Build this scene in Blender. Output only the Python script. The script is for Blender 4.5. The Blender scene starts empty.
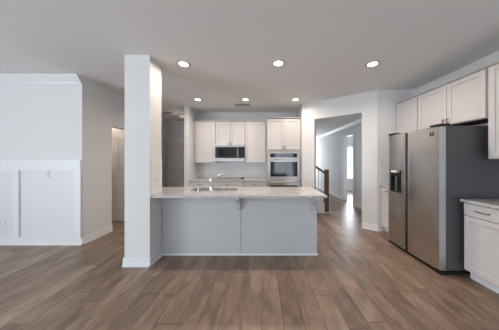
import bpy, bmesh, math, random
from mathutils import Vector, Matrix
random.seed(4)
S = bpy.context.scene
COL = S.collection
PI = math.pi

# ------------------------------------------------------------------ camera, world, exposure
CAMH, F = 1.375, 178.0
cd = bpy.data.cameras.new('camera'); cam = bpy.data.objects.new('camera', cd); COL.objects.link(cam)
cam.location = (0, 0, CAMH); cam.rotation_euler = (PI/2, 0, 0)
cd.sensor_width = 36; cd.lens = F/499*36
cd.shift_x = (249.5-262)/499; cd.shift_y = (160-165)/499
cd.clip_start = .05
S.camera = cam
vs = S.view_settings
vs.view_transform = 'Standard'; vs.look = 'None'; vs.gamma = 1; vs.use_curve_mapping = False
vs.exposure = 0.0
w = bpy.data.worlds.new('world'); S.world = w; w.use_nodes = True
bg = w.node_tree.nodes['Background']; bg.inputs[0].default_value = (.72, .86, 1, 1); bg.inputs[1].default_value = 3.0

DAY = (.86, .93, 1.0)
WARM = (1.0, .855, .745)
TILT = math.radians(24)      # window lamps tipped upwards to brighten the ceiling
def area(name, loc, rot, sx, sy, power, col):
    l = bpy.data.lights.new(name, 'AREA'); l.shape = 'RECTANGLE'; l.size = sx; l.size_y = sy
    l.energy = power; l.color = col
    o = bpy.data.objects.new(name, l); COL.objects.link(o); o.location = loc; o.rotation_euler = rot
    return o
REARW = [(-5.5, -3.3), (-2.7, -.5), (.85, 2.2)]
WLO, WHI = (.3, .3, .12), 2.4
for (a, b), zl in zip(REARW, WLO):                   # daylight through the windows behind the viewer
    area('window_and_fill_light', ((a+b)/2, -3.75, (zl+WHI)/2), (PI/2+TILT, 0, 0), b-a, WHI-zl, (3.6, .9, 6.5)[REARW.index((a, b))]*(b-a)*(WHI-zl)*1.12, DAY)
area('window_and_fill_light', (-6.25, -1.8, 1.4), (PI/2+TILT, 0, -PI/2), 2.4, 1.8, 215, DAY)  # fill at an added, unseen left opening, brightens the right-hand side
area('window_and_fill_light', (1.95, 9.98, 1.4), (-PI/2, 0, 0), 1.0, 1.9, 52, DAY)  # fill behind the added hall-end window, brightens the hall
area('window_and_fill_light', (4.3, 8.3, 1.3), (-PI/2, 0, 0), 1.4, 1.5, 180, (.82, .92, 1))

# ------------------------------------------------------------------ materials
def nt(name):
    m = bpy.data.materials.new(name); m.use_nodes = True
    t = m.node_tree; b = t.nodes['Principled BSDF']
    return m, t, b
def lk(t, a, b): t.links.new(a, b)
def N(t, k, **kw):
    n = t.nodes.new(k)
    for a, v in kw.items(): setattr(n, a, v)
    return n
def M_(t, op, a, b=None, c=None):
    n = N(t, 'ShaderNodeMath', operation=op)
    for i, v in enumerate((a, b, c)):
        if v is None: continue
        if isinstance(v, (int, float)): n.inputs[i].default_value = v
        else: lk(t, v, n.inputs[i])
    return n.outputs[0]
def paint(name, col, rough=.6, bump=.02, scale=180, metal=0, var=.02):
    m, t, b = nt(name)
    tc = N(t, 'ShaderNodeTexCoord'); no = N(t, 'ShaderNodeTexNoise'); no.inputs['Scale'].default_value = scale
    lk(t, tc.outputs['Object'], no.inputs['Vector'])
    mx = N(t, 'ShaderNodeMix', data_type='RGBA')
    mx.inputs[6].default_value = tuple(max(0, c*(1-var)) for c in col) + (1,)
    mx.inputs[7].default_value = tuple(min(1, c*(1+var)) for c in col) + (1,)
    lk(t, no.outputs[0], mx.inputs[0]); lk(t, mx.outputs[2], b.inputs['Base Color'])
    bp = N(t, 'ShaderNodeBump'); bp.inputs['Strength'].default_value = bump; bp.inputs['Distance'].default_value = .002
    lk(t, no.outputs[0], bp.inputs['Height']); lk(t, bp.outputs[0], b.inputs['Normal'])
    b.inputs['Roughness'].default_value = rough; b.inputs['Metallic'].default_value = metal
    return m
wall_m = paint('wall_paint', (.70, .695, .69), .8, .15)
wains_m = paint('wainscot_paint', (.72, .717, .72), .5)
ceil_m = paint('ceiling_paint', (.80, .80, .80), .9, .3, 90)
trim_m = paint('trim_paint', (.765, .765, .765), .4)
cab_m = paint('cabinet_paint', (.60, .575, .56), .4)
cabbox_m = paint('shaded_cabinet_paint', (.47, .44, .41), .5)  # darker than the doors: shade of gaps and sides put into the colour
isl_m = paint('island_paint', (.50, .505, .51), .45)
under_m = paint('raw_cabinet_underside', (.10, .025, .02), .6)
black_m = paint('black_plastic', (.012, .012, .013), .35)
mattblack_m = paint('matt_black_recess', (.008, .008, .008), .8)
side_m = paint('refrigerator_side', (.08, .08, .084), .5, .2, 300)
chrome_m = paint('chrome', (.62, .62, .61), .22, 0, metal=1)
dark_pull_m = paint('pull_metal', (.16, .14, .125), .35, 0, metal=1)
white_pl = paint('white_plastic', (.80, .80, .80), .35)
plate_m = paint('plate_plastic', (.66, .66, .67), .35)
white_door = paint('door_paint', (.72, .69, .66), .45)
ring_m = paint('lamp_trim_ring', (.55, .53, .52), .5)
vent_m = paint('vent_metal', (.33, .31, .30), .5)
ventdark_m = paint('vent_shadow_gap', (.03, .03, .03), .8)

def steel(name, col, rough, stretch):
    m, t, b = nt(name)
    tc = N(t, 'ShaderNodeTexCoord'); mp = N(t, 'ShaderNodeMapping'); mp.inputs['Scale'].default_value = stretch
    no = N(t, 'ShaderNodeTexNoise'); no.inputs['Scale'].default_value = 30; no.inputs['Detail'].default_value = 3
    lk(t, tc.outputs['Object'], mp.inputs[0]); lk(t, mp.outputs[0], no.inputs['Vector'])
    r = N(t, 'ShaderNodeMapRange'); r.inputs[3].default_value = rough-.05; r.inputs[4].default_value = rough+.07
    lk(t, no.outputs[0], r.inputs[0]); lk(t, r.outputs[0], b.inputs['Roughness'])
    b.inputs['Base Color'].default_value = col + (1,); b.inputs['Metallic'].default_value = 1
    bp = N(t, 'ShaderNodeBump'); bp.inputs['Strength'].default_value = .06; bp.inputs['Distance'].default_value = .001
    lk(t, no.outputs[0], bp.inputs['Height']); lk(t, bp.outputs[0], b.inputs['Normal'])
    return m
steel_m = steel('brushed_steel', (.60, .59, .575), .24, (.3, .3, 14))
steel_edge_m = steel('satin_steel_edge', (.62, .63, .65), .4, (14, 14, .3))
steel_l = steel('light_steel', (.46, .44, .42), .3, (.3, .3, 14))

def glossblack(name, col, rough=.06):
    m, t, b = nt(name)
    no = N(t, 'ShaderNodeTexNoise'); no.inputs['Scale'].default_value = 3
    r = N(t, 'ShaderNodeMapRange'); r.inputs[3].default_value = rough; r.inputs[4].default_value = rough+.03
    lk(t, no.outputs[0], r.inputs[0]); lk(t, r.outputs[0], b.inputs['Roughness'])
    b.inputs['Base Color'].default_value = col + (1,); b.inputs['Specular IOR Level'].default_value = .6 if rough < .1 else .15
    return m
ovenglass_m = glossblack('oven_glass', (.012, .014, .016))
mwglass_m = glossblack('microwave_glass', (.016, .015, .014), .15)

def emis(name, col, st):
    m, t, b = nt(name)
    b.inputs['Base Color'].default_value = (.9, .9, .9, 1)
    b.inputs['Emission Color'].default_value = col + (1,); b.inputs['Emission Strength'].default_value = st
    return m
lens_m = emis('lamp_lens', (1, .93, .84), 6)

def glass_mat():
    m, t, b = nt('window_glass')
    g = N(t, 'ShaderNodeBsdfGlossy'); g.inputs['Roughness'].default_value = .02
    tr = N(t, 'ShaderNodeBsdfTransparent'); mx = N(t, 'ShaderNodeMixShader'); mx.inputs[0].default_value = .06
    lk(t, tr.outputs[0], mx.inputs[1]); lk(t, g.outputs[0], mx.inputs[2])
    lk(t, mx.outputs[0], t.nodes['Material Output'].inputs[0]); return m
glass_m = glass_mat()

def wood(name, c0, c1, scale=(1, 1, 12), rough=.35):
    m, t, b = nt(name)
    tc = N(t, 'ShaderNodeTexCoord'); mp = N(t, 'ShaderNodeMapping'); mp.inputs['Scale'].default_value = scale
    no = N(t, 'ShaderNodeTexNoise'); no.inputs['Scale'].default_value = 9; no.inputs['Detail'].default_value = 6
    lk(t, tc.outputs['Object'], mp.inputs[0]); lk(t, mp.outputs[0], no.inputs['Vector'])
    r = N(t, 'ShaderNodeValToRGB'); r.color_ramp.elements[0].position = .3; r.color_ramp.elements[1].position = .7
    r.color_ramp.elements[0].color = c0 + (1,); r.color_ramp.elements[1].color = c1 + (1,)
    lk(t, no.outputs[0], r.inputs[0]); lk(t, r.outputs[0], b.inputs['Base Color'])
    b.inputs['Roughness'].default_value = rough
    return m
newel_m = wood('stained_oak', (.075, .033, .012), (.19, .095, .04), (12, 12, 1.5))

def floor_mat():
    m, t, b = nt('hardwood_planks')
    tc = N(t, 'ShaderNodeTexCoord'); sx = N(t, 'ShaderNodeSeparateXYZ'); lk(t, tc.outputs['Object'], sx.inputs[0])
    X, Y = sx.outputs[0], sx.outputs[1]
    PW, PL = .178, 1.5
    u = M_(t, 'DIVIDE', X, PW); row = M_(t, 'FLOOR', u); fu = M_(t, 'FRACT', u)
    wn = N(t, 'ShaderNodeTexWhiteNoise', noise_dimensions='1D'); lk(t, row, wn.inputs['W'])
    v = M_(t, 'ADD', M_(t, 'DIVIDE', Y, PL), M_(t, 'MULTIPLY', wn.outputs[0], 7.3)); idx = M_(t, 'FLOOR', v); fv = M_(t, 'FRACT', v)
    cmb = N(t, 'ShaderNodeCombineXYZ'); lk(t, row, cmb.inputs[0]); lk(t, idx, cmb.inputs[1])
    wn2 = N(t, 'ShaderNodeTexWhiteNoise', noise_dimensions='3D'); lk(t, cmb.outputs[0], wn2.inputs['Vector'])
    rp = N(t, 'ShaderNodeValToRGB'); e = rp.color_ramp.elements
    e[0].position = 0; e[0].color = (0.204, 0.135, 0.093, 1); e[1].position = 1; e[1].color = (0.347, 0.251, 0.179, 1)
    for p, c in ((.3, (0.233, 0.156, 0.108, 1)), (.65, (0.261, 0.176, 0.124, 1)), (.88, (0.286, 0.198, 0.141, 1))):
        q = rp.color_ramp.elements.new(p); q.color = c
    lk(t, wn2.outputs[0], rp.inputs[0])
    # grain, shifted per plank
    mp = N(t, 'ShaderNodeCombineXYZ')
    lk(t, M_(t, 'MULTIPLY', X, 13), mp.inputs[0]); lk(t, M_(t, 'ADD', M_(t, 'MULTIPLY', Y, 2.2), M_(t, 'MULTIPLY', wn2.outputs[0], 40)), mp.inputs[1])
    g = N(t, 'ShaderNodeTexNoise'); g.inputs['Scale'].default_value = 1.6; g.inputs['Detail'].default_value = 7; g.inputs['Distortion'].default_value = 1.6
    lk(t, mp.outputs[0], g.inputs['Vector'])
    g2 = N(t, 'ShaderNodeTexNoise'); g2.inputs['Scale'].default_value = 3.2; g2.inputs['Detail'].default_value = 5; g2.inputs['Distortion'].default_value = .8
    mp2 = N(t, 'ShaderNodeCombineXYZ'); lk(t, M_(t, 'MULTIPLY', X, 2.6), mp2.inputs[0]); lk(t, M_(t, 'ADD', Y, M_(t, 'MULTIPLY', wn2.outputs[0], 9)), mp2.inputs[1])
    lk(t, mp2.outputs[0], g2.inputs['Vector'])
    gr = N(t, 'ShaderNodeMapRange'); gr.inputs[1].default_value = .3; gr.inputs[2].default_value = .7; gr.inputs[3].default_value = .86; gr.inputs[4].default_value = 1.1
    lk(t, g.outputs[0], gr.inputs[0])
    gr2 = N(t, 'ShaderNodeMapRange'); gr2.inputs[1].default_value = .3; gr2.inputs[2].default_value = .7; gr2.inputs[3].default_value = .62; gr2.inputs[4].default_value = 1.22
    lk(t, g2.outputs[0], gr2.inputs[0])
    # seams
    def edge(f, wd):
        a = M_(t, 'MINIMUM', f, M_(t, 'SUBTRACT', 1.0, f)); return M_(t, 'LESS_THAN', a, wd)
    seam = M_(t, 'MAXIMUM', edge(fu, .013), edge(fv, .0022))
    k = M_(t, 'MULTIPLY', M_(t, 'MULTIPLY', gr.outputs[0], gr2.outputs[0]), M_(t, 'SUBTRACT', 1.0, M_(t, 'MULTIPLY', seam, .6)))
    sc = N(t, 'ShaderNodeVectorMath', operation='SCALE'); lk(t, rp.outputs[0], sc.inputs[0]); lk(t, k, sc.inputs['Scale'])
    lk(t, sc.outputs[0], b.inputs['Base Color'])
    rr = N(t, 'ShaderNodeMapRange'); rr.inputs[3].default_value = .32; rr.inputs[4].default_value = .48
    lk(t, g.outputs[0], rr.inputs[0]); lk(t, rr.outputs[0], b.inputs['Roughness'])
    bp = N(t, 'ShaderNodeBump'); bp.inputs['Strength'].default_value = .25; bp.inputs['Distance'].default_value = .002
    lk(t, k, bp.inputs['Height']); lk(t, bp.outputs[0], b.inputs['Normal'])
    b.inputs['Specular IOR Level'].default_value = .6
    return m
floor_m = floor_mat()

def granite_mat():
    m, t, b = nt('speckled_granite')
    tc = N(t, 'ShaderNodeTexCoord')
    n1 = N(t, 'ShaderNodeTexNoise'); n1.inputs['Scale'].default_value = 110; n1.inputs['Detail'].default_value = 4
    n2 = N(t, 'ShaderNodeTexNoise'); n2.inputs['Scale'].default_value = 14; n2.inputs['Detail'].default_value = 5
    for n in (n1, n2): lk(t, tc.outputs['Object'], n.inputs['Vector'])
    r1 = N(t, 'ShaderNodeValToRGB'); e = r1.color_ramp.elements
    e[0].position = .38; e[0].color = (.10, .10, .10, 1); e[1].position = .6; e[1].color = (.74, .745, .74, 1)
    q = e.new(.45); q.color = (.46, .44, .43, 1)
    r2 = N(t, 'ShaderNodeValToRGB'); e = r2.color_ramp.elements
    e[0].position = .35; e[0].color = (.78, .76, .745, 1); e[1].position = .55; e[1].color = (1, 1, 1, 1)
    lk(t, n1.outputs[0], r1.inputs[0]); lk(t, n2.outputs[0], r2.inputs[0])
    mx = N(t, 'ShaderNodeMix', data_type='RGBA', blend_type='MULTIPLY'); mx.inputs[0].default_value = 1
    lk(t, r1.outputs[0], mx.inputs[6]); lk(t, r2.outputs[0], mx.inputs[7]); lk(t, mx.outputs[2], b.inputs['Base Color'])
    b.inputs['Roughness'].default_value = .16
    return m
granite_m = granite_mat()

def tile_mat(axis):
    m, t, b = nt('subway_tile_' + axis)
    tc = N(t, 'ShaderNodeTexCoord'); sx = N(t, 'ShaderNodeSeparateXYZ'); lk(t, tc.outputs['Object'], sx.inputs[0])
    cb = N(t, 'ShaderNodeCombineXYZ'); lk(t, sx.outputs[0 if axis == 'x' else 1], cb.inputs[0])
    lk(t, M_(t, 'SUBTRACT', sx.outputs[2], .912), cb.inputs[1])
    br = N(t, 'ShaderNodeTexBrick'); br.inputs['Scale'].default_value = 1
    br.inputs['Brick Width'].default_value = .305; br.inputs['Row Height'].default_value = .1015; br.inputs['Mortar Size'].default_value = .002
    br.inputs['Color1'].default_value = (.78, .775, .76, 1); br.inputs['Color2'].default_value = (.745, .74, .725, 1); br.inputs['Mortar'].default_value = (.58, .57, .56, 1)
    lk(t, cb.outputs[0], br.inputs['Vector']); lk(t, br.outputs[0], b.inputs['Base Color'])
    bp = N(t, 'ShaderNodeBump', invert=True); bp.inputs['Strength'].default_value = .4; bp.inputs['Distance'].default_value = .002
    lk(t, br.outputs['Fac'], bp.inputs['Height']); lk(t, bp.outputs[0], b.inputs['Normal'])
    b.inputs['Roughness'].default_value = .2
    return m
tile_x, tile_y = tile_mat('x'), tile_mat('y')

# ------------------------------------------------------------------ mesh helpers
def box(bm, x0, x1, y0, y1, z0, z1, bev=0):
    r = bmesh.ops.create_cube(bm, size=1)
    vs_ = r['verts']
    for v in vs_:
        v.co = Vector((x0+(v.co.x+.5)*(x1-x0), y0+(v.co.y+.5)*(y1-y0), z0+(v.co.z+.5)*(z1-z0)))
    if bev:
        es = list({e for v in vs_ for e in v.link_edges})
        bmesh.ops.bevel(bm, geom=es, offset=bev, segments=2, profile=.5, affect='EDGES')
def cyl(bm, p0, p1, r0, r1=None, seg=20, cap=True):
    p0, p1 = Vector(p0), Vector(p1); d = p1-p0
    if r1 is None: r1 = r0
    mt = Matrix.Translation((p0+p1)/2) @ d.to_track_quat('Z', 'Y').to_matrix().to_4x4()
    bmesh.ops.create_cone(bm, cap_ends=cap, segments=seg, radius1=r0, radius2=r1, depth=d.length, matrix=mt)
def tube(bm, pts, rs, seg=12):
    pts = [Vector(p) for p in pts]; rings = []
    if isinstance(rs, (int, float)): rs = [rs]*len(pts)
    for i, p in enumerate(pts):
        a = pts[max(0, i-1)]; b = pts[min(len(pts)-1, i+1)]
        q = (b-a).to_track_quat('Z', 'Y')
        rings.append([bm.verts.new(p + q @ Vector((rs[i]*math.cos(2*PI*k/seg), rs[i]*math.sin(2*PI*k/seg), 0))) for k in range(seg)])
    for a, b in zip(rings, rings[1:]):
        for k in range(seg): bm.faces.new((a[k], a[(k+1) % seg], b[(k+1) % seg], b[k]))
    bm.faces.new(rings[0][::-1]); bm.faces.new(rings[-1])
def prism(bm, pts, axis, a, b):
    """outline pts (2-D) extruded along axis from a to b. axis x: pts are (y,z); y: (x,z); z: (x,y)"""
    def P(p, t): return {'x': (t, p[0], p[1]), 'y': (p[0], t, p[1]), 'z': (p[0], p[1], t)}[axis]
    A = [bm.verts.new(P(p, a)) for p in pts]; B = [bm.verts.new(P(p, b)) for p in pts]
    n = len(pts)
    bm.faces.new(A); bm.faces.new(B[::-1])
    for i in range(n): bm.faces.new((A[i], B[i], B[(i+1) % n], A[(i+1) % n]))
def lathe(bm, prof, c, seg=32):
    rings = [[bm.verts.new((c[0]+r*math.cos(2*PI*k/seg), c[1]+r*math.sin(2*PI*k/seg), c[2]+z)) for k in range(seg)] for r, z in prof]
    for a, b in zip(rings, rings[1:]):
        for k in range(seg): bm.faces.new((a[k], a[(k+1) % seg], b[(k+1) % seg], b[k]))
    return rings
def obj(name, bm, m, parent=None, smooth=False):
    bmesh.ops.recalc_face_normals(bm, faces=bm.faces)
    me = bpy.data.meshes.new(name); bm.to_mesh(me); bm.free(); me.materials.append(m)
    if smooth:
        for p in me.polygons: p.use_smooth = True
        try: me.set_sharp_from_angle(angle=math.radians(40))
        except Exception: pass
    o = bpy.data.objects.new(name, me); COL.objects.link(o)
    if parent: o.parent = parent
    return o
def BM(): return bmesh.new()
def one(name, m, parent=None, bev=0, *b):
    bm = BM()
    for q in b: box(bm, *q, bev=bev)
    return obj(name, bm, m, parent)
def tag(o, label, cat, group=None):
    o['label'] = label; o['category'] = cat
    if group: o['group'] = group
    return o
def thing(name, label, cat, loc=(0, 0, 0), rz=0, group=None):
    o = bpy.data.objects.new(name, None); COL.objects.link(o); o.location = loc; o.rotation_euler = (0, 0, rz)
    o.empty_display_size = .1
    return tag(o, label, cat, group)
def struct(name, bm, m, parent=None, label=None):
    o = obj(name, bm, m, parent)
    if not parent: o['kind'] = 'structure'
    if label: o['label'] = label
    return o
def sbox(name, m, *b, label=None, parent=None):
    bm = BM()
    for q in b: box(bm, *q)
    return struct(name, bm, m, parent, label)
def copy_tree(o, parent=None):
    c = o.copy(); COL.objects.link(c)
    if parent: c.parent = parent
    for ch in list(o.children): copy_tree(ch, c)
    return c

H = 2.735
HC = 2.53      # ceiling of the hall beyond the angled wall
# ------------------------------------------------------------------ the shell
sbox('floor', floor_m, (-6.2, 6.2, -3.7, 10, -.1, 0), label='brown hardwood plank floor')
sbox('ceiling', ceil_m, (-6.2, 6.2, -3.7, 10, H, H+.1), label='flat grey-white ceiling')
sbox('wall_left', wall_m, (-6.2, -2.92, 2.89, 3.01, 0, H), (-3.04, -2.92, 3.01, 3.46, 0, H), (-3.04, -2.92, 3.46, 4.03, 2.03, H),
     (-4.6, -3.04, 3.34, 3.46, 0, H), (-4.72, -4.6, 3.34, 4.15, 0, H))
sbox('wall_passage', wall_m, (-4.6, -2.92, 4.03, 4.15, 0, H), (-3.04, -2.92, 4.15, 4.9, 0, H), (-3.44, -2.92, 4.9, 5.0, 0, H), (-3.44, -3.32, 5.0, 6.2, 0, H))
sbox('wall_passage_end', wall_m, (-3.44, -1.84, 6.2, 6.32, 0, H))
sbox('wall_kitchen_left', wall_m, (-1.96, -1.84, 4.48, 6.2, 0, H))
sbox('wall_kitchen_back', wall_m, (-1.84, 1.11, 5.09, 5.21, 0, H))
sbox('wall_pillar', wall_m, (-1.78, -1.454, 2.305, 2.575, 0, H), label='square white pillar at the left end of the island')

# angled wall with the opening
P0, P1 = Vector((.985, 4.37)), Vector((2.235, 3.45))
def on_ray(px):       # distance along the angled wall where a sight line crosses it
    k = (px-262)/F; d = (P1-P0).normalized()
    return (k*P0.y-P0.x)/(d.x-k*d.y)
L = (P1-P0).length; ua, ub = on_ray(314.4), on_ray(361.8)
ang = math.atan2(P1.y-P0.y, P1.x-P0.x)
bm = BM()
TH = .11
# footprints as prisms with mitred ends
def ang_piece(u0, u1, z0, z1, e0=0, e1=0):
    d = (P1-P0).normalized(); n = Vector((-d.y, d.x))
    a = P0+d*u0; b = P0+d*u1; c = P0+d*(u1+e1)+n*TH; e = P0+d*(u0+e0)+n*TH
    prism(bm, [a, b, c, e], 'z', z0, z1)
ang_piece(0, ua, 0, H, .04, 0); ang_piece(ua, ub, 2.335, H); ang_piece(ub, L, 0, H, 0, .04)
struct('wall_angled', bm, wall_m, label='angled white wall with a tall opening to the hall')
sbox('wall_pantry_side', wall_m, (.985, 1.11, 4.375, 5.09, 0, H))
sbox('wall_kitchen_right', wall_m, (2.235, 3.07, 3.45, 3.57, 0, H))
sbox('wall_right', wall_m, (2.95, 3.07, -3.6, 3.45, 0, H))
sbox('wall_hall_left', wall_m, (1.0, 1.11, 5.21, 9.8, 0, H))
sbox('wall_hall_right', wall_m, (2.80, 2.92, 3.57, 5.46, 0, H), (2.80, 2.92, 5.46, 6.12, 2.15, H), (2.80, 2.92, 6.12, 9.8, 0, H))
sbox('wall_hall_end', wall_m, (1.0, 1.42, 9.8, 9.92, 0, H), (2.48, 2.92, 9.8, 9.92, 0, H), (1.42, 2.48, 9.8, 9.92, 0, .4), (1.42, 2.48, 9.8, 9.92, 2.4, H))
bm = BM(); prism(bm, [(1.11, 4.46), (2.28, 3.60), (2.8, 3.60), (2.8, 9.8), (1.11, 9.8)], 'z', HC, HC+.08)
struct('ceiling_hall', bm, ceil_m)
# far room with a window
WX0, WX1, WZ0, WZ1 = 3.62, 4.75, .53, 1.97
sbox('wall_far_room', wall_m, (2.92, WX0, 8, 8.12, 0, H), (WX1, 6.1, 8, 8.12, 0, H), (WX0, WX1, 8, 8.12, 0, WZ0), (WX0, WX1, 8, 8.12, WZ1, H),
     (6.0, 6.1, 4.6, 8, 0, H), (2.92, 6.1, 4.5, 4.6, 0, H))
def window(name, x0, x1, z0, z1, y0, y1, rails, m=trim_m, mull=()):
    bm = BM(); t = .05
    ym = (y0+y1)/2
    box(bm, x0, x0+t, y0, y1, z0, z1); box(bm, x1-t, x1, y0, y1, z0, z1)
    box(bm, x0+t, x1-t, y0, y1, z0, z0+t); box(bm, x0+t, x1-t, y0, y1, z1-t, z1)
    for r in rails: box(bm, x0+t, x1-t, ym-.015, ym+.015, r-.02, r+.02)
    for r in mull: box(bm, r-.02, r+.02, ym-.015, ym+.015, z0+t, z1-t)
    o = struct(name, bm, m)
    gb = BM(); box(gb, x0+t, x1-t, ym-.003, ym+.003, z0+t, z1-t); obj('window_pane', gb, glass_m, o)
    return o
window('window_5', 1.42, 2.48, .4, 2.4, 9.82, 9.9, [1.4])  # unseen window added at the hall end to let in fill light
window('window_1', WX0, WX1, WZ0, WZ1, 8.02, 8.10, [1.67, 1.25])
sbox('trim_1', trim_m, (WX0-.08, WX1+.08, 7.97, 8.0, WZ0-.09, WZ0), (WX0-.05, WX1+.05, 7.93, 8.0, WZ0, WZ0+.03), (WX0-.08, WX0, 7.98, 8, WZ0+.03, WZ1+.08), (WX1, WX1+.08, 7.98, 8, WZ0+.03, WZ1+.08), (WX0, WX1, 7.98, 8, WZ1, WZ1+.08))
# rear wall with windows; left wall with an added, unseen daylight opening
bx = [(-6.2, REARW[0][0], -3.7, -3.6, 0, H), (REARW[0][1], REARW[1][0], -3.7, -3.6, 0, H), (REARW[1][1], REARW[2][0], -3.7, -3.6, 0, H), (REARW[2][1], 3.07, -3.7, -3.6, 0, H)]
for (a, b), zl in zip(REARW, WLO): bx += [(a, b, -3.7, -3.6, 0, zl), (a, b, -3.7, -3.6, WHI, H)]
sbox('wall_rear', wall_m, *bx)
for i, (a, b) in enumerate(REARW): window('window_%d' % (i+2), a, b, WLO[i], WHI, -3.69, -3.61, [1.4], mull=[(a+b)/2 if i < 2 else 1.67])
sbox('wall_living_side', wall_m, (-6.2, -6.1, -3.6, -3.0, 0, H), (-6.2, -6.1, -.6, 2.89, 0, H), (-6.2, -6.1, -3.0, -.6, 0, .5), (-6.2, -6.1, -3.0, -.6, 2.3, H))

# baseboards: tall board with a small top bead and a shoe
def base_run(bm, a, b, n, h=.115, t=.014):
    """a,b: 2-D end points on the wall face; n: unit normal into the room"""
    a, b, n = Vector(a), Vector(b), Vector(n)
    for off, z0, z1 in ((t, 0, h-.018), (t*.6, h-.018, h), (t+.012, 0, .02)):
        prism(bm, [a, b, b+n*off, a+n*off], 'z', z0, z1)
def base(name, *runs):
    bm = BM()
    for r in runs: base_run(bm, *r)
    return struct(name, bm, trim_m)
e = .014
base('baseboard_left', ((-6.1, 2.89), (-2.92+e, 2.89), (0, -1)), ((-2.92, 2.89), (-2.92, 3.46), (1, 0)))
base('baseboard_pillar', ((-1.78-e, 2.305), (-1.454+e, 2.305), (0, -1)), ((-1.454, 2.305), (-1.454, 2.575), (1, 0)), ((-1.78, 2.305), (-1.78, 2.575), (-1, 0)))
d2 = (P1-P0).normalized(); n2 = Vector((d2.y, -d2.x))
base('baseboard_angled', (P0, P0+d2*ua, n2), (P0+d2*ub, P1+d2*.006, n2), ((2.235, 3.45), (2.30, 3.45), (0, -1)))
base('baseboard_hall', ((2.80, 3.60), (2.80, 5.40), (-1, 0)), ((2.80, 6.19), (2.80, 9.8), (-1, 0)), ((1.11, 9.8), (2.8, 9.8), (0, -1)), ((2.92, 8), (6, 8), (0, -1)))
base('baseboard_passage', ((-3.32, 5.0), (-3.32, 6.2), (1, 0)), ((-3.32, 6.2), (-3.25, 6.2), (0, -1)), ((-1.84-.12, 4.48), (-1.84, 4.48), (0, -1)), ((-4.6, 4.03), (-3.93, 4.03), (0, -1)))
# wainscot rails and stiles on the left wall
bm = BM()
box(bm, -6.1, -2.92, 2.858, 2.89, 1.21, 1.36); box(bm, -6.1, -2.92, 2.848, 2.89, 1.36, 1.378)
for a, b in ((-4.95, -4.87), (-3.995, -3.915), (-3.03, -2.92)): box(bm, a, b, 2.860, 2.89, .13, 1.21)
box(bm, -6.1, -2.92, 2.870, 2.89, .10, .14)
struct('trim_2', bm, trim_m, label='white board-and-batten wainscot on the left wall')
sbox('trim_12', wains_m, (-6.1, -2.92, 2.884, 2.89, .14, 1.21))
# crown on left wall
bm = BM(); prism(bm, [(2.89, H), (2.89, H-.125), (2.878, H-.125), (2.872, H-.10), (2.82, H-.035), (2.808, H-.02), (2.808, H)], 'x', -6.1, -2.925)
struct('trim_3', bm, trim_m, label='white crown moulding on the left wall')
bm = BM(); prism(bm, [(2.8, HC), (2.8, HC-.09), (2.79, HC-.09), (2.73, HC-.02), (2.73, HC)], 'y', 3.66, 9.8)
struct('trim_4', bm, trim_m, label='white crown moulding in the hall')
# casing of the doorway in the hall's right wall
sbox('trim_5', trim_m, (2.78, 2.8, 6.12, 6.19, 0, 2.22), (2.78, 2.8, 5.39, 5.46, 0, 2.22), (2.78, 2.8, 5.46, 6.12, 2.15, 2.22), (2.8, 2.925, 6.10, 6.12, 0, 2.15), (2.8, 2.925, 5.46, 5.48, 0, 2.15))

# panelled doors in the passage
def panel_door(name, x0, x1, y, z1, m, split, label):
    bm = BM(); w = x1-x0; s = .11
    box(bm, x0, x1, y, y+.03, .01, z1)
    box(bm, x0, x0+s, y-.012, y, .01, z1); box(bm, x1-s, x1, y-.012, y, .01, z1)
    zs = [.01, .22] ; 
    for a, b in split: box(bm, x0+s, x1-s, y-.012, y, a, b)
    for (a0, b0), (a1, b1) in zip(split, split[1:]):
        box(bm, x0+s+.035, x1-s-.035, y-.008, y, b0+.035, a1-.035, bev=.006)
    o = struct(name, bm, m, label=label)
    return o
d1 = panel_door('door_1', -3.86, -3.07, 3.985, 2.0, white_door, [(.01, .21), (.80, .98), (1.86, 2.0)], 'white two-panel door in the passage on the left')
kb = BM(); lathe(kb, [(.001, 0), (.026, .006), (.03, .025), (.02, .045), (.012, .05), (.012, .07)], (0, 0, 0)); k = obj('door_knob', kb, chrome_m, d1, True); k.location = (-3.79, 3.905, .95); k.rotation_euler = (-PI/2, 0, 0)
sbox('trim_6', trim_m, (-3.93, -3.865, 3.97, 4.03, 0, 2.07), (-3.065, -3.0, 3.97, 4.03, 0, 2.07), (-3.865, -3.065, 3.97, 4.03, 2.005, 2.07))
d2_ = panel_door('door_2', -3.16, -2.36, 6.16, 2.0, white_door, [(.01, .22), (.80, .98), (1.86, 2.0)], 'closed door at the dim end of the passage')
for z in (.3, 1.0, 1.75): one('hinge', black_m, d2_, 0, (-3.168, -3.158, 6.136, 6.148, z-.045, z+.045))
sbox('trim_7', trim_m, (-3.25, -3.165, 6.165, 6.2, 0, 2.10), (-2.355, -2.27, 6.165, 6.2, 0, 2.10), (-3.165, -2.355, 6.165, 6.2, 2.005, 2.10))

# backsplash tiling
sbox('trim_8', tile_x, (-1.84, .125, 5.078, 5.09, .876, 1.36), label='white subway tile backsplash behind the cooktop')
sbox('trim_9', tile_y, (-1.454, -1.446, 2.325, 2.575, .912, 1.385), (-1.84, -1.832, 4.50, 5.078, .876, 1.36), label='white subway tile on the pillar and side wall')
sbox('trim_10', tile_x, (2.29, 2.95, 3.442, 3.45, .914, 1.372), label='white subway tile beside the refrigerator')

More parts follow.
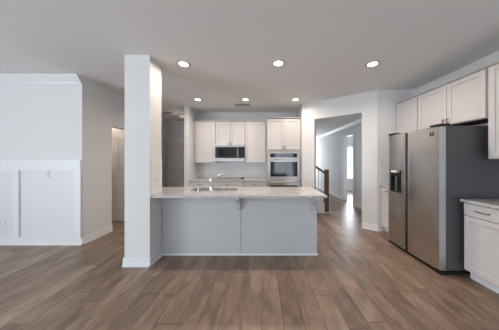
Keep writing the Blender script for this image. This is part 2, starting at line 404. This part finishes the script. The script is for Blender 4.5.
# ------------------------------------------------------------------ cabinets
def pull(parent, x, z, vertical, ln, m=dark_pull_m, y=0):
    bm = BM(); r = .0065
    dx, dz = (0, ln/2) if vertical else (ln/2, 0)
    tube(bm, [(x-dx, y-.028, z-dz), (x+dx, y-.028, z+dz)], r, 8)
    for s in (-.75, .75): tube(bm, [(x+s*dx, y, z+s*dz), (x+s*dx, y-.028, z+s*dz)], r*.8, 8)
    return obj('pull', bm, m, parent, True)
def shaker(name, x0, x1, z0, z1, m, parent, fr=.057, y=0, th=.019):
    bm = BM(); g = .003; x0 += g; x1 -= g; z0 += g; z1 -= g
    box(bm, x0, x0+fr, y, y+th, z0, z1, bev=.003); box(bm, x1-fr, x1, y, y+th, z0, z1, bev=.003)
    box(bm, x0+fr, x1-fr, y, y+th, z0, z0+fr, bev=.003); box(bm, x0+fr, x1-fr, y, y+th, z1-fr, z1, bev=.003)
    box(bm, x0+fr-.004, x1-fr+.004, y+.012, y+.017, z0+fr-.004, z1-fr+.004)
    return obj(name, bm, m, parent)
def slab_front(name, x0, x1, z0, z1, m, parent, y=0, th=.019):
    g = .0015
    return one(name, m, parent, .002, (x0+g, x1-g, y, y+th, z0+g, z1-g))
def cabinet(name, label, loc, rz, w_, depth, z0, z1, fronts, group=None, toe=0, crown=0, box_m=cabbox_m, m=cab_m, bottom=None, reveal=.008):
    t = thing(name, label, 'cabinet', loc, rz, group)
    if toe:
        one('cabinet_box', box_m, t, .001, (0, w_, .02, depth, z0+toe, z1)); one('toe_kick', trim_m, t, 0, (0, w_, .085, depth-.02, z0, z0+toe-.001))
    else:
        one('cabinet_box', box_m, t, .001, (0, w_, .02, depth, z0, z1))
    if crown:
        bm = BM(); prism(bm, [(.02, z1), (.02, z1-.0), (-.004, z1+.0), (-.012, z1+.012), (-.012, z1+.022), (.02, z1+.022)], 'x', -.0, w_)
        obj('top_moulding', bm, cabbox_m, t)
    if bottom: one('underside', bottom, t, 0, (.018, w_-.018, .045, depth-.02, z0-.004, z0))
    for f in fronts:
        k = f['k']
        if k == 'door': d = shaker('door', f['x'][0], f['x'][1], f['z'][0], f['z'][1], m, t)
        else: d = slab_front('drawer', f['x'][0], f['x'][1], f['z'][0], f['z'][1], m, t)
        if 'p' in f: pull(d, f['p'][0], f['p'][1], f['p'][2], f['p'][3])
    return t
ZT = 2.44
ZB = 2.405
YU = 4.745
r_ = .006
g1 = 'wall cabinets over the back counter'
xa, xb, xc, xd = -1.775, -1.235, -.455, .105
cabinet('wall_cabinet', 'tall single-door wall cabinet left of the microwave', (xa, YU, 0), 0, xb-xa, .343, 1.30, ZB,
        [dict(k='door', x=(.012, xb-xa-.006), z=(1.305, ZB-.006))], g1, crown=1)
wm = xc-xb
cabinet('wall_cabinet', 'short two-door wall cabinet directly above the microwave', (xb, YU, 0), 0, wm, .343, 1.76, ZB,
        [dict(k='door', x=(.006, wm/2), z=(1.77, ZB-.006), p=(wm/2-.028, 1.81, True, .07)), dict(k='door', x=(wm/2, wm-.006), z=(1.77, ZB-.006), p=(wm/2+.028, 1.81, True, .07))], g1, crown=1)
wm = xd-xc
cabinet('wall_cabinet', 'tall single-door wall cabinet between microwave and oven cabinet', (xc, YU, 0), 0, wm, .343, 1.30, ZB,
        [dict(k='door', x=(.006, wm-.006), z=(1.305, ZB-.006))], g1, crown=1)
one('filler', cabbox_m, None, 0, (-1.84, -1.776, 4.765, 5.085, 1.30, ZB)).__setitem__('kind', 'structure'); bpy.data.objects['filler'].name = 'trim_11'
# oven tower: the cabinet has a real cavity for the ovens
TX, TW, YT = .115, .865, 4.475
t = thing('oven_cabinet', 'tall cabinet holding the built-in double oven', 'cabinet', (TX, YT, 0), 0)
OZ0, OZ1, OX0, OX1 = .30, 1.565, .05, .815
one('cabinet_box', cabbox_m, t, .001, (0, OX0, .02, .61, .1, 2.42), (OX1, TW, .02, .61, .1, 2.42), (OX0, OX1, .02, .61, OZ1, 2.42), (OX0, OX1, .02, .61, .1, OZ0), (OX0, OX1, .59, .61, OZ0, OZ1))
one('toe_kick', trim_m, t, 0, (0, TW, .09, .6, 0, .099))
bm = BM(); prism(bm, [(.02, 2.42), (-.004, 2.42), (-.02, 2.435), (-.02, 2.445), (.02, 2.445)], 'x', 0, TW); obj('top_moulding', bm, cabbox_m, t)
for a, b, px in ((.02, TW/2, TW/2-.028), (TW/2, TW-.02, TW/2+.028)):
    d = shaker('door', a, b, 1.63, 2.405, cab_m, t); pull(d, px, 1.69, True, .09)
d = slab_front('drawer', .02, TW-.02, .12, .29, cab_m, t); pull(d, TW/2, .21, False, .12)

# double oven
ov = thing('double_oven', 'stainless built-in double wall oven with dark glass doors', 'oven', (TX+TW/2-.0, YT, 0), 0)
hw = .383
one('oven_body', steel_edge_m, ov, 0, (-hw+.005, hw-.005, .0, .5, OZ0+.005, OZ1-.005))
one('control_panel', steel_l, ov, .002, (-hw, hw, -.022, 0, 1.425, 1.56))
cp = one('display', ovenglass_m, ov, .001, (-hw+.04, hw-.055, -.026, -.022, 1.438, 1.542))
def oven_door(z0, z1, y=-.03, top=.085):
    bm = BM()
    wz0, wz1, wx = z0+.075, z1-top, .34
    box(bm, -hw, -wx, y, 0, z0, z1); box(bm, wx, hw, y, 0, z0, z1)
    box(bm, -wx, wx, y, 0, z0, wz0); box(bm, -wx, wx, y, 0, wz1, z1)
    d = obj('oven_door', bm, steel_l, ov)
    one('oven_window', ovenglass_m, d, 0, (-wx, wx, y+.004, -.004, wz0, wz1))
    bm = BM(); zz = z1-.03
    tube(bm, [(-hw+.03, y-.045, zz), (hw-.03, y-.045, zz)], .011, 12)
    for s in (-1, 1): box(bm, s*(hw-.06)-.012, s*(hw-.06)+.012, y-.045, y, zz-.009, zz+.009)
    obj('oven_handle', bm, steel_l, d, True)
oven_door(.885, 1.415); oven_door(.345, .865, top=.125)

# microwave
mw = thing('microwave', 'stainless over-the-range microwave with dark door window', 'microwave', (-1.23, 4.68, 1.335), 0)
one('microwave_body', steel_edge_m, mw, .002, (0, .77, .03, .405, 0, .44))
one('grille', steel_l, mw, .002, (0, .77, 0, .03, .385, .44))
bm = BM()
box(bm, 0, .585, 0, .03, .092, .13); box(bm, 0, .07, 0, .03, .13, .383); box(bm, .54, .585, 0, .03, .13, .383)
box(bm, .07, .54, 0, .03, .335, .383)
dd = obj('microwave_door', bm, black_m, mw)
one('microwave_window', mwglass_m, dd, 0, (.07, .54, .004, .02, .13, .335))
bm = BM(); tube(bm, [(.60, -.035, .10), (.60, -.035, .37)], .011, 10)
for z in (.13, .34): box(bm, .593, .607, -.035, .003, z-.008, z+.008)
obj('handle', bm, steel_l, dd, True)
one('keypad', mwglass_m, mw, .001, (.59, .77, .0, .03, .092, .383))
one('bottom_rail', steel_l, mw, .002, (0, .77, 0, .03, 0, .090))

# base cabinets on the back wall
g2 = 'base cabinets under the back counter'
wb = (TX-.002+1.84)
parts_ = [(-1.838, -1.27, 'base cabinet left of the cooktop, behind the sink faucet'), (-1.268, -.47, 'wide base cabinet under the cooktop'), (-.468, TX-.003, 'base cabinet between the cooktop and the oven cabinet')]
for a, b, lab in parts_:
    ww = b-a
    cabinet('base_cabinet', lab, (a, 4.465, 0), 0, ww, .61, 0, .842,
            [dict(k='drawer', x=(.01, ww-.01), z=(.685, .832), p=(ww/2, .76, False, .12)), dict(k='door', x=(.01, ww/2), z=(.115, .675), p=(ww/2-.03, .63, True, .1)), dict(k='door', x=(ww/2, ww-.01), z=(.115, .675), p=(ww/2+.03, .63, True, .1))], g2, toe=.1)
tag(one('countertop', granite_m, None, .004, (-1.831, TX-.003, 4.435, 5.077, .844, .875)), 'speckled granite countertop along the back wall', 'countertop')
ct = thing('cooktop', 'black glass electric cooktop set in the back counter', 'cooktop', (-.845, 4.76, .875))
one('glass_top', ovenglass_m, ct, .003, (-.38, .38, -.265, .255, 0, .006))
for a in (-.272, .255): one('edge_trim', steel_l, ct, 0, (-.385, .385, a, a+.007, 0, .012))
for i, (kx, ky) in enumerate(((.32, -.20), (.32, -.11), (.32, -.02), (.32, .07))):
    bm = BM(); lathe(bm, [(.02, 0), (.019, .02), (.015, .028), (.0005, .028)], (kx, ky, .006), 20); obj('knob', bm, black_m, ct, True)

# ------------------------------------------------------------------ right-hand cabinets (facing left): local x runs towards the viewer
RZ = -PI/2
XU = 2.585
g3 = 'wall cabinets along the right wall'
cabinet('wall_cabinet', 'single-door wall cabinet in the far corner beyond the refrigerator', (XU, 3.44, 0), RZ, .475, .36, 1.372, ZT,
        [dict(k='door', x=(.012, .469), z=(1.38, ZT-.006), p=(.435, 1.45, True, .09))], g3, crown=1)
cabinet('wall_cabinet', 'short two-door wall cabinet above the refrigerator with dark underside', (XU, 2.963, 0), RZ, .911, .36, 1.86, ZT,
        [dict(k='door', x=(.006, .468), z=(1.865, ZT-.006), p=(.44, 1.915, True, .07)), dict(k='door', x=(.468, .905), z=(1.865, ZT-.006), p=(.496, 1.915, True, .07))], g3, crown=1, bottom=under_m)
cabinet('wall_cabinet', 'tall wall cabinet cut by the right picture edge', (XU, 2.050, 0), RZ, .46, .36, 1.385, ZT,
        [dict(k='door', x=(.012, .452), z=(1.39, ZT-.006), p=(.42, 1.46, True, .09))], g3, crown=1)
g4 = 'base cabinets along the right wall'
cabinet('base_cabinet', 'narrow base cabinet between refrigerator and far wall', (2.30, 3.44, 0), RZ, .42, .64, 0, .878,
        [dict(k='drawer', x=(.012, .41), z=(.72, .87), p=(.20, .795, False, .1)), dict(k='door', x=(.012, .41), z=(.115, .71), p=(.36, .62, True, .1))], g4, toe=.1)
tag(one('countertop', granite_m, None, .004, (2.275, 2.948, 3.018, 3.441, .88, .912)), 'short granite countertop between refrigerator and far wall', 'countertop')
cabinet('base_cabinet', 'white base cabinet with bar pull in the right foreground', (2.345, 2.075, 0), RZ, .40, .60, 0, .888,
        [dict(k='drawer', x=(.006, .394), z=(.745, .882), p=(.195, .812, False, .125)), dict(k='door', x=(.006, .394), z=(.11, .738), p=(.35, .66, True, .1))], g4, toe=.1)
tag(one('countertop', granite_m, None, .004, (2.318, 2.948, 1.672, 2.085, .89, .921)), 'granite countertop in the right foreground, near side of refrigerator', 'countertop')

# ------------------------------------------------------------------ refrigerator
fr = thing('refrigerator', 'side-by-side stainless refrigerator with black water dispenser', 'refrigerator', (2.20, 3.0, 0), RZ)   # local x 0..0.88 towards viewer, y 0..0.72 back
FW = .875
one('cabinet_shell', side_m, fr, .004, (0, FW, .0, .71, .05, 1.785))
bm = BM(); prism(bm, [(-.075, .012), (.70, .012), (.70, .049), (-.075, .03)], 'x', .01, FW-.01); box(bm, FW-.11, FW, -.07, .22, 0, .035, bev=.006); box(bm, .0, .06, -.03, .2, 0, .035)
box(bm, .02, .06, .6, .68, 0, .02); box(bm, FW-.06, FW-.02, .6, .68, 0, .02)
obj('base_grille', bm, black_m, fr)
split = .405
def fdoor(x0, x1, z0=.055, z1=1.775, cut=None):
    n = 10; th = .075
    def yf(x): # gentle bow across the whole appliance
        s = (x-FW/2)/(FW/2); return -th-.022*(1-s*s)
    bm = BM()
    pts = [(x0, -.006)] + [(x0+(x1-x0)*i/n, yf(x0+(x1-x0)*i/n)+(.004 if i in (0, n) else 0)) for i in range(n+1)] + [(x1, -.006)]
    # outline in (x,y)
    if not cut:
        prism(bm, pts, 'z', z0, z1)
    else:
        cx0, cx1, cz0, cz1, dep = cut
        prism(bm, pts, 'z', z0, cz0); prism(bm, pts, 'z', cz1, z1)
        def seg(a, b, back):
            k = 6; pp = [(a, back)] + [(a+(b-a)*i/k, yf(a+(b-a)*i/k) + (.004 if abs(a+(b-a)*i/k-x0) < 1e-5 or abs(a+(b-a)*i/k-x1) < 1e-5 else 0)) for i in range(k+1)] + [(b, back)]
            prism(bm, pp, 'z', cz0, cz1)
        seg(x0, cx0, -.006); seg(cx1, x1, -.006)
        box(bm, cx0, cx1, -.03, -.006, cz0, cz1)
    return bm
DZ0, DZ1, DX0, DX1 = .87, 1.215, .085, .31
fd = obj('freezer_door', fdoor(.0, split-.023, cut=(DX0, DX1, DZ0, DZ1, .06)), steel_m, fr)
nd = obj('refrigerator_door', fdoor(split+.023, FW), steel_m, fr, True)
one('door_edge', steel_edge_m, nd, 0, (FW, FW+.003, -.085, -.010, .058, 1.772))
one('door_gap_handle', black_m, fr, 0, (split-.023, split+.023, -.07, 0, .055, 1.775))
dp = obj('dispenser', (lambda bm: (box(bm, DX0, DX1, -.045, -.03, DZ0, DZ1), box(bm, DX0, DX0+.012, -.098, -.045, DZ0, DZ1), box(bm, DX1-.012, DX1, -.098, -.045, DZ0, DZ1), box(bm, DX0+.012, DX1-.012, -.098, -.045, DZ1-.09, DZ1-.04), box(bm, DX0+.012, DX1-.012, -.098, -.045, DZ0, DZ0+.015), bm)[-1])(BM()), mattblack_m, fd)
one('dispenser_panel', white_pl, dp, .001, (DX0+.012, DX0+.125, -.100, -.045, DZ1-.038, DZ1-.004))
bm = BM(); box(bm, .200, .215, -.100, -.086, DZ0+.02, DZ1-.09); obj('dispenser_lever', bm, steel_edge_m, dp)
bm = BM()  # hinge covers
box(bm, FW-.14, FW-.0, -.07, .05, 1.786, 1.812, bev=.005); box(bm, FW-.06, FW-.01, -.06, -.01, 1.775, 1.787)
obj('hinge_cover', bm, black_m, fr)
bm = BM(); box(bm, 0.0, .12, -.07, .05, 1.786, 1.812, bev=.005); box(bm, .01, .06, -.06, -.01, 1.775, 1.787)
obj('hinge_cover', bm, black_m, fr)
# dark U-shaped mark near the top of the near door
bm = BM(); cx, cz = .782, 1.70
yy = -.075-.022*(1-((cx-FW/2)/(FW/2))**2)-.004
pts = [(cx-.016, yy-.001, cz+.028), (cx-.016, yy-.001, cz-.008)] + [(cx-.016*math.cos(a), yy, cz-.008-.018*math.sin(a)) for a in [PI*i/8 for i in range(1, 8)]] + [(cx+.016, yy+.002, cz-.008), (cx+.016, yy+.002, cz+.028)]
tube(bm, pts, .0055, 8); obj('badge', bm, black_m, nd)

# ------------------------------------------------------------------ island
IX0, IX1, IY0, IY1 = -1.451, .795, 2.577, 3.035
isl = thing('kitchen_island', 'grey panelled kitchen island with overhanging bar side', 'kitchen island', (0, 0, 0))
bm = BM()
box(bm, -1.79, IX1-.012, IY0+.012, IY0+.03, .02, .878); box(bm, -1.79, -1.77, IY0+.03, IY1, .02, .878); box(bm, IX1-.03, IX1-.012, IY0+.03, IY1, .02, .878)
box(bm, -1.79, IX1-.012, IY1-.02, IY1, .1, .60); box(bm, -1.79, IX1-.012, IY1-.02, IY1, .865, .878); box(bm, -1.77, IX1-.03, IY0+.03, IY1-.02, .02, .04)
obj('cabinet_carcass', bm, isl_m, isl)
one('bar_panel', isl_m, isl, .001, (IX0, -.325, IY0, IY0+.012, .022, .878))
one('bar_panel', isl_m, isl, .001, (-.322, IX1-.012, IY0, IY0+.012, .022, .878))
one('batten', isl_m, isl, .001, (-.335, -.310, IY0-.008, IY0, .022, .66))
one('end_panel', isl_m, isl, .001, (IX1-.012, IX1, IY0-.004, IY1, .022, .878))
one('base_shoe', trim_m, isl, 0, (IX0, IX1+.012, IY0-.014, IY0+.01, 0, .022), (IX1, IX1+.012, IY0, IY1, 0, .022))
tx = [-1.79+.02, -1.20, -.40, .20, IX1-.03]
for a, b in zip(tx, tx[1:]):
    bm = BM(); box(bm, a+.003, b-.003, IY1, IY1+.018, .11, .70); obj('door', bm, cab_m, isl)
    bm = BM(); box(bm, a+.003, b-.003, IY1, IY1+.018, .705, .862); obj('drawer', bm, cab_m, isl)
def corbel(cx):
    bm = BM(); y0 = IY0-.009
    o_ = [(y0, .878), (y0, .66), (y0-.022, .655), (y0-.034, .675)]
    for i in range(8):
        a = i/7*PI/2; o_.append((y0-.045-.125*(1-math.cos(a)), .69+.135*math.sin(a)))
    o_ += [(y0-.185, .835), (y0-.195, .845), (y0-.195, .878)]
    prism(bm, o_, 'x', cx-.024, cx+.024); return obj('corbel', bm, isl_m, isl)
corbel(-.335); corbel(.735)
ol = one('outlet_plate', white_pl, isl, .002, (IX1, IX1+.006, 2.62, 2.69, .50, .61))
# island worktop with a real sink cut-out, wraps behind the pillar
SX0, SX1, SY0, SY1 = -1.11, -.39, 2.70, 2.985
ZC0, ZC1 = .88, .911
CX0, CX1, CY0, CY1 = -1.445, .85, 2.318, 3.075
bm = BM()
for q in ((CX0, SX0, CY0, CY1), (SX1, CX1, CY0, CY1), (SX0, SX1, CY0, SY0), (SX0, SX1, SY1, CY1), (-1.80, CX0, 2.577, CY1)):
    box(bm, *q, ZC0, ZC1)
tag(obj('island_countertop', bm, granite_m), 'speckled granite worktop on the island with an overhanging bar edge', 'countertop')
sk = thing('sink', 'stainless double-bowl sink set into the island worktop', 'sink', (0, 0, 0))
xm = -.80
for a, b in ((SX0, xm-.012), (xm+.012, SX1)):
    bm = BM(); t = .003; zb = .70
    box(bm, a, a+t, SY0, SY1, zb, .878); box(bm, b-t, b, SY0, SY1, zb, .878); box(bm, a+t, b-t, SY0, SY0+t, zb, .878); box(bm, a+t, b-t, SY1-t, SY1, zb, .878); box(bm, a, b, SY0, SY1, zb-t, zb)
    bw = obj('bowl', bm, steel_edge_m, sk)
    bm = BM(); cyl(bm, ((a+b)/2, (SY0+SY1)/2, zb), ((a+b)/2, (SY0+SY1)/2, zb+.004), .04); obj('drain', bm, chrome_m, bw)
one('divider', steel_edge_m, sk, 0, (xm-.012, xm+.012, SY0, SY1, .85, .878))
# faucet
fa = thing('faucet', 'chrome single-lever faucet with angled spout at the sink', 'faucet', (-.755, 2.645, ZC1))
bm = BM(); lathe(bm, [(.0005, 0), (.038, 0), (.038, .008), (.031, .016), (.027, .03), (.026, .12), (.031, .13), (.031, .175), (.023, .20), (.0005, .206)], (0, 0, 0), 24); obj('faucet_body', bm, chrome_m, fa, True)
bm = BM(); d = Vector((.80, .60, 0))
prof = [(.0, .125), (.04, .150), (.075, .185), (.105, .215), (.135, .235), (.165, .238), (.19, .225), (.20, .20)]
tube(bm, [(d.x*u, d.y*u, z) for u, z in prof], [.019, .018, .017, .016, .016, .017, .018, .018], 14); obj('spout', bm, chrome_m, fa, True)
bm = BM(); tube(bm, [(0, 0, .19), (-.008, -.012, .22), (-.022, -.03, .255)], [.012, .009, .007], 10); obj('lever', bm, chrome_m, fa, True)
so = thing('soap_dispenser', 'small chrome soap dispenser left of the faucet', 'soap dispenser', (-.945, 2.645, ZC1))
bm = BM(); lathe(bm, [(.0005, 0), (.02, 0), (.02, .006), (.011, .012), (.010, .05), (.015, .055), (.015, .075), (.0005, .078)], (0, 0, 0), 20); obj('dispenser_pump', bm, chrome_m, so, True)
bm = BM(); tube(bm, [(0, 0, .066), (.03, .03, .068), (.05, .05, .06)], .006, 10); obj('nozzle', bm, chrome_m, so, True)

# ------------------------------------------------------------------ stair in the hall
st = thing('staircase', 'staircase foot with white curb and dark wooden newel and rail', 'staircase', (0, 0, 0))
SY = 4.68
bm = BM()
o_ = [(1.645, 0), (1.645, .24), (1.625, .27)]
for i in range(6):
    a = i/5*PI/2; o_.append((1.60-.05*math.sin(a), .29+.06*(1-math.cos(a))))
o_ += [(1.115, .74), (1.115, 0)]
prism(bm, o_, 'y', SY, SY+.04); obj('curb', bm, trim_m, st)
one('step', trim_m, st, .002, (1.38, 1.64, SY+.042, SY+1.0, 0, .18))
one('step', trim_m, st, .002, (1.115, 1.379, SY+.042, SY+1.0, 0, .36))
for a, z in ((1.36, .18), (1.115, .36)): one('tread', newel_m, st, .003, (a, (1.66 if z < .2 else 1.40), SY+.042, SY+1.0, z, z+.025))
bm = BM(); box(bm, 1.655, 1.75, SY-.03, SY+.065, 0, 1.05); box(bm, 1.645, 1.76, SY-.04, SY+.075, 1.05, 1.075, bev=.006); box(bm, 1.648, 1.757, SY-.037, SY+.072, 1.09, 1.125, bev=.012)
box(bm, 1.66, 1.745, SY-.025, SY+.06, 1.075, 1.09); box(bm, 1.648, 1.757, SY-.037, SY+.072, .80, .82, bev=.004)
obj('newel_post', bm, newel_m, st)
bm = BM()
def RZt(x): return 1.0+(1.655-x)*.72
prism(bm, [(1.655, RZt(1.655)), (1.655, RZt(1.655)+.06), (1.40, RZt(1.40)+.06), (1.40, RZt(1.40))], 'y', SY-.012, SY+.048); obj('handrail', bm, newel_m, st)
for x in (1.58, 1.49, 1.41):
    one('baluster', trim_m, st, .002, (x-.009, x+.009, SY+.009, SY+.027, .25+(1.645-x)*.72, RZt(x)+.01))
one('floor_shoe', trim_m, st, 0, (1.40, 1.80, SY-.06, SY-.04, 0, .018))

# ------------------------------------------------------------------ ceiling lights and vents
def can_light(loc, label, power, group, spot=True):
    t = thing('recessed_light', label, 'ceiling light', (loc[0], loc[1], H), 0, group)
    bm = BM(); lathe(bm, [(.064, -.0005), (.092, -.0005), (.092, -.004), (.085, -.008), (.064, -.006), (.064, -.0005)], (0, 0, 0), 36); obj('trim_ring', bm, ring_m, t, True)
    bm = BM(); cyl(bm, (0, 0, -.001), (0, 0, -.005), .063, seg=36); obj('lens', bm, lens_m, t)
    l = bpy.data.lights.new('lamp_light', 'AREA'); l.energy = power; l.color = WARM; l.shape = 'DISK'; l.size = .11; l.spread = math.radians(164)
    o = bpy.data.objects.new('lamp_light', l); COL.objects.link(o); o.parent = t; o.location = (0, 0, -.012)
    return t
PC = 13
gl = 'recessed ceiling lights over the kitchen'
for x, y, lab in ((-1.11, 2.52, 'leftmost of the three nearer round ceiling lights, by the pillar'), (.23, 2.50, 'middle of the three nearer round ceiling lights'), (1.565, 2.52, 'rightmost of the three nearer round ceiling lights'),
                  (-1.44, 4.0, 'leftmost of the three farther round ceiling lights'), (-.37, 4.0, 'middle of the three farther round ceiling lights, near the vent'), (.755, 4.0, 'rightmost of the three farther round ceiling lights, near the oven cabinet')):
    can_light((x, y), lab, PC*.7 if y > 3 else PC*(.55 if x < -1 else 1.15), gl)
# lamps that light the passage and its side niche
def dome(loc, label, power, r=.14):
    t = thing('dome_light', label, 'ceiling light', loc)
    bm = BM(); lathe(bm, [(r, 0), (r, -.02), (r*.97, -.02)], (0, 0, 0), 30); obj('rim', bm, chrome_m, t, True)
    bm = BM(); lathe(bm, [(r*.97, -.02), (r*.85, -.06), (r*.5, -.09), (.001, -.1)], (0, 0, 0), 30); obj('bowl', bm, lens_off, t, True)
    if power:
        l = bpy.data.lights.new('lamp_light', 'POINT'); l.energy = power; l.color = WARM; l.shadow_soft_size = .1
        o = bpy.data.objects.new('lamp_light', l); COL.objects.link(o); o.parent = t; o.location = (0, 0, -.30)
lens_off = paint('frosted_bowl', (.75, .68, .58), .5)
dome((-3.7, 3.72, H), 'ceiling light in the passage niche on the left', 12)
dome((-2.36, 5.28, H), 'frosted dome light on the dim passage ceiling', 1.6)
def vent(loc, w_, d_, label, m=vent_m, dark=True):
    t = thing('ceiling_vent', label, 'vent', loc, 0)
    bm = BM(); f = .018
    box(bm, -w_/2, w_/2, -d_/2, -d_/2+f, -.008, -.0005); box(bm, -w_/2, w_/2, d_/2-f, d_/2, -.008, -.0005); box(bm, -w_/2, -w_/2+f, -d_/2+f, d_/2-f, -.008, -.0005); box(bm, w_/2-f, w_/2, -d_/2+f, d_/2-f, -.008, -.0005)
    box(bm, -.01, .01, -d_/2+f, d_/2-f, -.008, -.0005)
    obj('frame', bm, m, t)
    one('opening', ventdark_m, t, 0, (-w_/2+f, w_/2-f, -d_/2+f, d_/2-f, -.002, -.0005))
    bm = BM(); n = 7
    for i in range(n):
        y = -d_/2+f+(i+.5)*(d_-2*f)/n
        prism(bm, [(y-.006, -.002), (y+.004, -.007), (y+.006, -.007), (y-.004, -.002)], 'x', -w_/2+f, w_/2-f)
    obj('louvres', bm, m, t)
vent((-.48, 4.38, H), .36, .15, 'slim ceiling vent behind the middle farther ceiling light')
vent((-2.72, 5.12, H), .24, .16, 'ceiling vent in the dim passage, nearer of the two')
vent((-2.66, 5.52, H), .20, .13, 'dark ceiling vent in the dim passage, farther of the two')

# ------------------------------------------------------------------ wall plates
sw = thing('light_switch', 'white light switch plate under the wainscot rail', 'light switch', (-3.475, 2.8835, 1.147))
one('switch_plate', plate_m, sw, .002, (-.036, .036, -.006, 0, -.06, .06)); one('toggle', white_pl, sw, .001, (-.014, .014, -.012, -.006, -.03, .03))
ou = thing('wall_outlet', 'white wall outlet low on the left wainscot panel', 'outlet', (-4.185, 2.8835, .36))
op = one('outlet_plate', plate_m, ou, .002, (-.036, .036, -.006, 0, -.06, .06))
for z in (-.025, .025): one('socket', white_pl, ou, .001, (-.017, .017, -.009, -.006, z-.016, z+.016))
